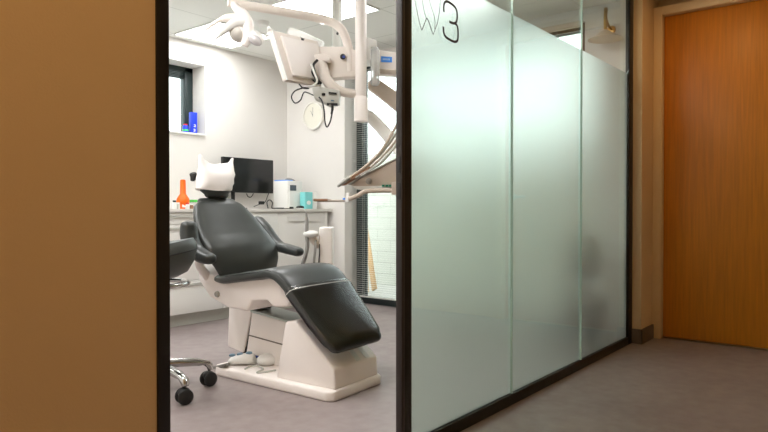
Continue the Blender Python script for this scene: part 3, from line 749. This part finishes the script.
# lamp
Dl = 3.5
ql = lambda u, v, dz=0: dep(u, v, Dl+dz)
lp = root('operating_lamp', tuple(ql(247, 40)), 0, 'white dental operating lamp with two pods and handles under the ceiling', 'lamp')
b = bm_new()
tube(b, [ql(233, 3.5), ql(237, 9), ql(243, 13.5), ql(247, 20), ql(248.5, 28), ql(247.5, 38), ql(244, 46)], [.018, .024, .027, .03, .028, .022], 18, 6)
obj('yoke', b, M['cream'], lp)
b = bm_new(); ax = (-Fd*.75 - RT*.45 - UP*.35).normalized()
lathe(b, ql(237, 33, .03), [(.001, .035), (.03, .03), (.045, .012), (.05, 0), (.058, -.01), (.058, -.03), (.045, -.055), (.02, -.065), (.001, -.067)][::-1], 36, ax)
obj('lamp_pod', b, M['cream'], lp)
b = bm_new(); lathe(b, ql(237, 33, .03), [(.001, .036), (.03, .032), (.047, .014), (.0475, .011)], 36, ax); obj('reflector', b, M['reflector'], lp)
b = bm_new(); rm = Matrix((RT*.8-UP*.6, UP*.8+RT*.6, Fd)).transposed()
ellipsoid(b, ql(255.5, 37.5, .02), (.056, .038, .05), rm); obj('lamp_pod', b, M['white'], lp)
b = bm_new(); ellipsoid(b, ql(254.5, 39.5, -.012), (.046, .027, .03), rm); obj('lens', b, M['lens'], lp)
b = bm_new()
rings_ = []
tube(b, [ql(246, 21), ql(238, 21.5), ql(230, 26), ql(224, 31), ql(219, 36), ql(214, 40)], [.035, .03, .022, .012, .005], 16, 5); obj('handle', b, M['white'], lp)
b = bm_new(); tube(b, [ql(240, 19), ql(228, 18), ql(220, 20), ql(212, 25), ql(205, 30)], [.028, .022, .012, .010, .008], 14, 5); obj('handle', b, M['cream2'], lp)

# overhead monitor seen from behind
om = root('overhead_monitor', tuple(q(300, 60, -.1)), 0, 'cream white overhead monitor seen from behind, hanging from the curved arm', 'monitor')
def P4(u, v, dz): return dep(u, v, D+dz)
# panel: near the left end it comes towards the camera
A_, B_, C_, D_ = P4(270.5, 29.5, -.30), P4(286, 80, -.30), P4(322, 86, -.02), P4(318, 41, -.02)
nrm = (B_-A_).cross(D_-A_).normalized()
if nrm.dot(Fd) < 0: nrm = -nrm
b = bm_new(); prism(b, [A_, B_, C_, D_], nrm*.03, .006); obj('panel', b, M['cream2'], om)
ctr = (A_+B_+C_+D_)/4
b = bm_new(); prism(b, [ctr+(x-ctr)*.80 + (D_-A_)*.06 - nrm*.001 for x in (A_, B_, C_, D_)], -nrm*.016, .006); obj('back_shell', b, M['cream'], om)
b = bm_new(); tube(b, [A_*.98+D_*.02-nrm*.004, B_*.98+C_*.02-nrm*.004], .005, 8, 0); obj('bezel', b, M['white'], om)
b = bm_new(); tube(b, [P4(289, 32, .05), P4(291, 32.5, .05), P4(305, 38, .02), P4(322, 46, .0)], [.024, .028, .028, .026], 18, 4); obj('hood_tube', b, M['white'], om)
b = bm_new(); obox(b, P4(300, 38.5, -.12), P4(303.5, 40, -.12), .012, .012, V((0, 0, 1)), .003); obj('hood_latch', b, M['rubber'], om)
b = bm_new(); tube(b, [A_, A_+RT*-.012+UP*.01, P4(268, 34, -.27), P4(265, 37, -.27)], .007, 10, 4); obj('hook', b, M['white'], om)
for k in range(3):
    cable([P4(306+2*k, 66, -.10), P4(309+2*k, 72, -.12), P4(312+2*k, 78, -.10), P4(317+2*k, 83.5, -.06)], .008, 'cable', ('thick black cables running down behind the overhead monitor, %s strand' % ('left', 'middle', 'right')[k]), parent=om)
cable([P4(317.5, 60, -.13), P4(313.5, 65, -.14), P4(315, 73, -.14), P4(319, 83, -.1)], .0075, 'cable', '', parent=om)
cable([P4(311, 64, -.15), P4(314, 72, -.16), P4(317, 81, -.16), P4(312, 86, -.16), P4(302, 86.5, -.17)], .006, 'white', '', parent=om)
cable([P4(299, 84, -.2), P4(303, 88, -.2), P4(309, 88.5, -.2), P4(303, 88, -.2), P4(295, 91, -.2), P4(291.5, 97, -.2), P4(295, 103, -.2), P4(300.5, 100, -.2), P4(303.5, 93, -.18), P4(307, 92.5, -.1), P4(316, 96.5, -.06)], .0038, 'cable', '', parent=om)
jb = root('junction_box', tuple(P4(328, 98, -.05)), 0, 'grey electronics box with black sockets hanging under the lower arm', 'electronics box')
b = bm_new(); prism(b, [P4(312, 88, -.1), P4(316, 86, -.1), P4(340, 90.5, -.1), P4(339, 103, -.1), P4(330, 105.5, -.1), P4(314, 98, -.1)], Fd*.09, .005); obj('housing', b, M['grey'], jb)
b = bm_new(); box(b, P4(323.5, 94.5, -.105)-V((.008, .008, .006)), P4(323.5, 94.5, -.105)+V((.008, .008, .008)), .002); obj('socket', b, M['rubber'], jb)
b = bm_new(); obox(b, P4(329, 92.7, -.105), P4(336.5, 93.8, -.105), .014, .008, V((0, 0, 1)), .002); obj('socket', b, M['rubber'], jb)
b = bm_new(); obox(b, P4(327, 104.2, -.09), P4(337.5, 104.6, -.09), .02, .012, V((0, 0, 1)), .002); obj('socket', b, M['rubber'], jb)
b = bm_new(); obox(b, P4(331, 100.5, -.106), P4(334, 100.7, -.106), .006, .006, V((0, 0, 1)), .001); obj('mark', b, M['bluebtn'], jb)
cable([P4(319, 97, -.11), P4(322, 101, -.12), P4(324, 110, -.12), P4(325, 122, -.1), P4(327, 127, -.1), P4(330, 122, -.1), P4(331.5, 116, -.1), P4(332.5, 111, -.1)], .0042, 'cable', '', parent=jb)
b = bm_new(); tube(b, [P4(332.5, 105, -.08), P4(332.4, 109, -.09), P4(331.5, 114, -.1)], [.006, .008, .006], 10, 3); obj('cable_connector', b, M['rubber'], jb)
# thin grey ceiling pole
b = bm_new(); pz = dep(337, 46, 4.1); cyl(b, (pz.x, pz.y, pz.z-.1), (pz.x, pz.y, HC), .03, 24); lathe(b, (pz.x, pz.y, HC-.02), [(.03, 0), (.06, .004), (.065, .02), (.03, .02)], 24)
gp = obj('ceiling_pole', b, M['grey'], label='thinner grey pole from the ceiling behind the curved arm', cat='pole')
b = bm_new(); ellipsoid(b, dep(337.5, 33.5, 4.07), (.008, .008, .01)); obj('bolt', b, M['rubber'], gp)
# bracket and arm with the blue label
E_ = 3.85
qf_ = lambda u, v, dz=0: dep(u, v, 3.6+dz)
qe = lambda u, v, dz=0: dep(u, v, E_+dz)
ia = root('supply_arm', tuple(qe(385, 64)), 0, 'cream supply arm carrying a small bright blue label beside the ceiling post', 'equipment arm')
b = bm_new(); prism(b, [qe(374, 50), qe(376, 49.5), qe(404, 53.5), qe(410, 54), qe(410, 76), qe(404, 75.5), qe(376, 74)], Fd*.07, .004); obj('arm_housing', b, M['cream'], ia)
b = bm_new(); prism(b, [qe(374, 68.5, -.003), qe(408, 70.5, -.003), qe(408, 75, -.003), qe(374, 73, -.003)], Fd*.08, .002); obj('lower_lip', b, M['tan'], ia)
b = bm_new(); prism(b, [qe(u, v, -.10) for u, v in ((365, 36.5), (370, 38), (376.5, 40.5), (376.5, 48), (371, 47), (371, 60), (365, 60))], Fd*.17, .003); obj('mount_bracket', b, M['white'], ia)
lbq = [qe(381, 56.2, -.004), qe(392, 57.0, -.004), qe(392, 62.3, -.004), qe(381, 62.0, -.004)]
b = bm_new(); prism(b, lbq, Fd*.003, 0); lb = obj('blue_label', b, M['label'], ia, smooth=False)
# pale lettering: five small strokes, as legible as in the photo
b = bm_new()
for k in range(6):
    uu = 382.8+1.25*k
    prism(b, [qe(uu, 58.3+.06*k, -.0045), qe(uu+.8, 58.35+.06*k, -.0045), qe(uu+.8, 60.1+.06*k, -.0045), qe(uu, 60.05+.06*k, -.0045)], -Fd*.0006, 0)
obj('label_lettering', b, mat('pale_blue_ink', (190, 220, 250), .5, var=.01), lb, smooth=False)
b = bm_new(); rings = []
c0 = qe(375, 66, -.08)
for z_, s_ in ((-.118, .55), (-.112, .85), (-.10, 1), (.09, 1), (.105, .8), (.11, .5)):
    rings.append(rr_ring(c0+V((0, 0, z_)), RT, Fd, .027*s_, .03*s_, 24, 3))
loft(b, rings); obj('clear_cover', b, M['milky'], ia, label='clear plastic cover')
b = bm_new(); box(b, c0+V((-.008, -.008, -.075)), c0+V((.008, .008, .06)), .003); obj('inner_valve', b, M['grey'], ia)
b = bm_new(); prism(b, [qe(368, 82, .03), qe(374, 76, .03), qe(405, 97, .03), qe(405, 115, .03), qe(396, 110, .03), qe(380, 97, .03), qe(368, 88, .03)], Fd*.07, .006); obj('sloping_arm', b, M['tan'], ia)

# delivery unit: instrument holder with rods
F_ = 3.6
qf = lambda u, v, dz=0: dep(u, v, F_+dz)
du = root('instrument_unit', tuple(qf(385, 185)), 0, 'taupe wedge-shaped instrument holder with hoses, partly behind the black frame', 'instrument unit')
b = bm_new(); tube(b, [qe(361, 112, .0), qe(370, 117, .04), qe(382, 129, .05), qe(396, 146, .02), qf_(412, 163, .12)], [.03, .036, .038, .038, .038], 18, 5); obj('balance_arm', b, M['white'], du)
b = bm_new(); prism(b, [qf(349, 184.5), qf(360, 177), (qf(380, 166.5)), qf(398, 157.5), qf(420, 147), qf(424, 160), qf(424, 184), qf(398, 186), qf(372, 186.5), qf(358, 187)], Fd*.16, .006); obj('housing', b, M['tan'], du)
b = bm_new(); prism(b, [qf(349, 184, -.004), qf(360, 176.5, -.004), qf(398, 157, -.004), qf(398, 159, -.004), qf(361, 178.5, -.004), qf(351, 185, -.004)], Fd*.17, .002); obj('top_trim', b, M['gmetal'], du)
b = bm_new(); lathe(b, qf(369, 181.3, 0), [(.001, 0), (.018, 0), (.018, .008), (.012, .012), (.001, .012)], 24, -Fd); obj('dial_knob', b, M['gmetal'], du)
b = bm_new(); prism(b, [qf(353, 186), qf(400, 185.5), qf(400, 189), qf(362, 189.5), qf(355, 188.5)], Fd*.13, .003); obj('under_strip', b, M['white'], du)
for u in (383.2, 387, 390.4):
    b = bm_new(); obox(b, qf(u-1.2, 185.8, -.008), qf(u+1.2, 185.7, -.008), .012, .010, V((0, 0, 1)), .002); obj('green_button', b, M['teal2'], du)
paths = [([(340, 184.5), (352, 176), (366, 166), (380, 152), (390, 137), (402, 118)], .008, -.05), ([(346, 183), (357, 175), (369, 165), (383, 151), (394, 136), (406, 118)], .0085, -.02),
         ([(352, 182), (362, 173.5), (374, 164), (387, 151), (397, 139), (410, 122)], .009, .01), ([(356, 180), (368, 171), (380, 163), (392, 150), (400, 140), (412, 126)], .009, .05)]
for i, (pts, r_, dz) in enumerate(paths):
    b = bm_new(); tube(b, [qf(u, v, dz) for u, v in pts] + [qf(418, 112, dz*.5+.05), qf(428, 124, .07), qf(426, 150, .08), qf(420, 166, .08)], [r_*.7, r_, r_, r_, r_*.9], 12, 5); hs = obj('instrument_hose', b, M[('tan', 'grey', 'cream2', 'grey')[i]], du)
    b = bm_new(); (u0, v0), (u1, v1) = pts[0], pts[1]
    tube(b, [qf(u0-(u1-u0)*.35*(1 if i else .6), v0-(v1-v0)*.30, dz), qf(u0, v0, dz), qf((u0*.2+u1*.8), (v0*.2+v1*.8), dz)], [.004, .011, .012], 12, 3)
    obj('handpiece', b, M[('gmetal', 'amber', 'gmetal', 'white')[i]], du)
b = bm_new(); obox(b, qf(352, 177.5, -.07), qf(370, 167, -.07), .012, .01, V((0, 0, 1)), .002); obj('holder_bar', b, M['amber'], du)
# tray and its arm
tr = root('instrument_tray', tuple(qf(332, 200)), 0, 'small flat tray on a swinging arm below the instrument holder', 'tray')
tl, tr_ = qf(314, 200.5), qf(350, 200.5)
b = bm_new(); zt = qf(330, 201.5).z
cdir = RT.copy(); fdir = Fd
def trp(a, f): return V((tl.x, tl.y, 0)) + cdir*a + fdir*f
Wt = (tr_-tl).length
prism(b, [trp(0, 0)+V((0, 0, zt)), trp(Wt, 0)+V((0, 0, zt)), trp(Wt, .28)+V((0, 0, zt)), trp(0, .28)+V((0, 0, zt))], (0, 0, .010), .004); obj('tray_plate', b, M['tan'], tr)
b = bm_new(); prism(b, [trp(-.004, -.004)+V((0, 0, zt+.002)), trp(Wt*.38, -.004)+V((0, 0, zt+.002)), trp(Wt*.38, .28)+V((0, 0, zt+.002)), trp(-.004, .28)+V((0, 0, zt+.002))], (0, 0, .014), .004); obj('tray_end', b, M['amber'], tr)
b = bm_new()
tube(b, [qf(349, 199, -.03), qf(353, 197.5, -.04), qf(359, 195, -.05), (qf(364, 191.8, -.06)), qf(372, 190.8, -.06), qf(395, 190.5, -.06), qf(412, 190.5, -.06)], .013, 16, 6); obj('tray_arm', b, M['tan'], tr)
b = bm_new(); box(b, qf(348.5, 199, .0)-V((.014, .014, .02)), qf(348.5, 199, .0)+V((.014, .014, .035)), .004); obj('tray_joint', b, M['white'], tr)
b = bm_new(); prism(b, [qf(391.5, 182, -.09), qf(402, 182, -.09), qf(402, 194.5, -.09), qf(391.5, 194.5, -.09)], Fd*.088, .004); obj('arm_block', b, M['tan'], tr)
b = bm_new(); lathe(b, trp(Wt*.83, .02)+V((0, 0, zt+.010)), [(.008, 0), (.010, .004), (.006, .010), (.001, .011)], 14)
obj('tray_cap', b, M['label'], label='tiny blue cap lying on the small tray', cat='cap')

# suction stand behind the chair
G_ = 4.02
qg = lambda u, v, dz=0: dep(u, v, G_+dz)
sg = qg(325.5, 209); su = root('suction_unit', (sg.x, sg.y, 0), 0, 'cream suction stand with a hose holder behind the chair leg rest', 'suction unit')
b = bm_new(); zt = qg(325, 227.5).z
p0 = V((sg.x, sg.y, 0)); hw = 6.6/FPX*G_
prism(b, [p0-RT*hw, p0+RT*hw, p0+RT*hw+Fd*.16, p0-RT*hw+Fd*.16], (0, 0, zt), .008); obj('housing', b, M['cream'], su)
b = bm_new(); prism(b, [p0-RT*.14-Fd*.05, p0+RT*.10-Fd*.05, p0+RT*.10+Fd*.24, p0-RT*.14+Fd*.24], (0, 0, .03), .008); obj('floor_plate', b, M['cream'], su)
b = bm_new(); ellipsoid(b, qg(311, 234, -.02), (.05, .05, .024)); hd = obj('hose_holder', b, M['white'], su)
b = bm_new(); tube(b, [qg(311, 235, -.01), qg(314, 240, .0), qg(319, 246, .04)], [.03, .026, .022], 14, 4); obj('holder_neck', b, M['cream2'], su)
b = bm_new(); tube(b, [qg(306.5, 232, -.03), qg(307.5, 245, -.03), qg(305.5, 256, -.03), qg(302, 268, .0), qg(303, 285, .05), p0-RT*.10+V((0, 0, .10))], .0125, 14, 6); obj('suction_hose', b, M['hose'], su)
b = bm_new(); tube(b, [qg(306.7, 236, -.035), qg(307, 222, -.035), qg(306.2, 213, -.035)], [.011, .011, .006], 12, 3); obj('suction_tip', b, M['hose'], su)
b = bm_new(); tube(b, [qg(316, 240, -.02), qg(315, 252, -.03), qg(314, 266, 0), qg(316, 285, .05), p0-RT*.05+V((0, 0, .12))], .008, 12, 6); obj('thin_hose', b, M['hose'], su)
b = bm_new(); tube(b, [qg(319.5, 244, -.02), qg(319.5, 254, -.02), qg(319, 268, 0), p0-RT*.03-Fd*.02+V((0, 0, .15))], .004, 8, 5); obj('thin_hose', b, M['cable'], su)
x_ = P(292, 209, 4.35).x
cable([V((x_, 4.37, ZT+.005)), V((x_+.04, 4.28, ZT+.005)), V((x_+.06, 4.25, ZT-.005)), V((x_+.09, 4.245, ZT-.05)), V((x_+.12, 4.24, ZT-.10))], .003, 'white', 'thin white cable hanging over the front of the worktop')

# ================================================================== PLANT behind the frosted glass
pt = root('potted_plant', (4.06, 1.60, 0), 0, 'green leafy plant in a dark pot, blurred behind the frosted glass', 'plant')
b = bm_new(); lathe(b, (4.06, 1.60, 0), [(.11, 0), (.12, .01), (.165, .30), (.17, .32), (.155, .32), (.15, .29), (.001, .29)]); obj('pot', b, M['pot'], pt)
b = bm_new(); lathe(b, (4.06, 1.60, .285), [(.001, 0), (.149, 0), (.14, .012), (.001, .018)]); obj('soil', b, M['soil'], pt)
for k in range(34):
    a = k*2.4; el = .2+.8*random.random(); Ln = .22+.16*random.random()
    base_ = V((4.06, 1.60, .29)); hd_ = V((math.cos(a), math.sin(a)*.5, 0))
    b = bm_new(); Ls, Rs = [], []
    for i in range(9):
        s = i/8; p = base_ + hd_*Ln*s*(.6+.4*s)*.95 + V((0, 0, Ln*(1.35*s - .75*s*s)*(1.1+el))); w = .042*math.sin(PI*min(1, s*.92+.06))+.002
        sd = V((-hd_.y, hd_.x, 0)).normalized(); Ls.append(b.verts.new(p+sd*w+V((0, 0, .008)))); Rs.append((b.verts.new(p), b.verts.new(p-sd*w+V((0, 0, .008)))))
    for i in range(8):
        b.faces.new((Ls[i], Ls[i+1], Rs[i+1][0], Rs[i][0])); b.faces.new((Rs[i][0], Rs[i+1][0], Rs[i+1][1], Rs[i][1]))
    r_ = bmesh.ops.solidify(b, geom=b.faces[:], thickness=.002)
    obj('leaf', b, M['leaf'], pt)

# ================================================================== LIGHT
w = bpy.data.worlds.new('overcast_sky'); SC.world = w; w.use_nodes = True
bg = w.node_tree.nodes['Background']; bg.inputs[0].default_value = (.93, .97, 1, 1); bg.inputs[1].default_value = 4.6
def downlight(x, y, e, col, lab):
    r = root('downlight', (x, y, HC-.012), 0, lab, 'ceiling light', 'corridor downlights')
    b = bm_new(); lathe(b, (x, y, HC-.01), [(.05, 0), (.065, 0), (.06, .01), (.05, .01)], 28); obj('ring', b, M['white'], r)
    l = bpy.data.lights.new('downlight_lamp', 'AREA'); l.shape = 'DISK'; l.size = .10; l.energy = e; l.color = col
    o = bpy.data.objects.new('lamp', l); COL.objects.link(o); o.parent = r; o.location = (0, 0, -.004)
WARM = (1, .58, .22)
downlight(.35, .35, 10.5, WARM, 'corridor downlight before the orange wall on the left')
downlight(4.05, .85, 3.3, WARM, 'corridor downlight before the oak door')

# ================================================================== CAMERA
cam = bpy.data.cameras.new('camera'); cam.sensor_width = 36; cam.lens = FPX/768*36; cam.clip_start = .05
co = bpy.data.objects.new('camera', cam); COL.objects.link(co); co.location = CAM
co.rotation_euler = Matrix((RT, UP, -FW)).transposed().to_euler(); SC.camera = co
vs = SC.view_settings; SC.display_settings.display_device = 'sRGB'
vs.view_transform = 'Standard'; vs.look = 'None'; vs.gamma = 1; vs.exposure = 0; vs.use_curve_mapping = False
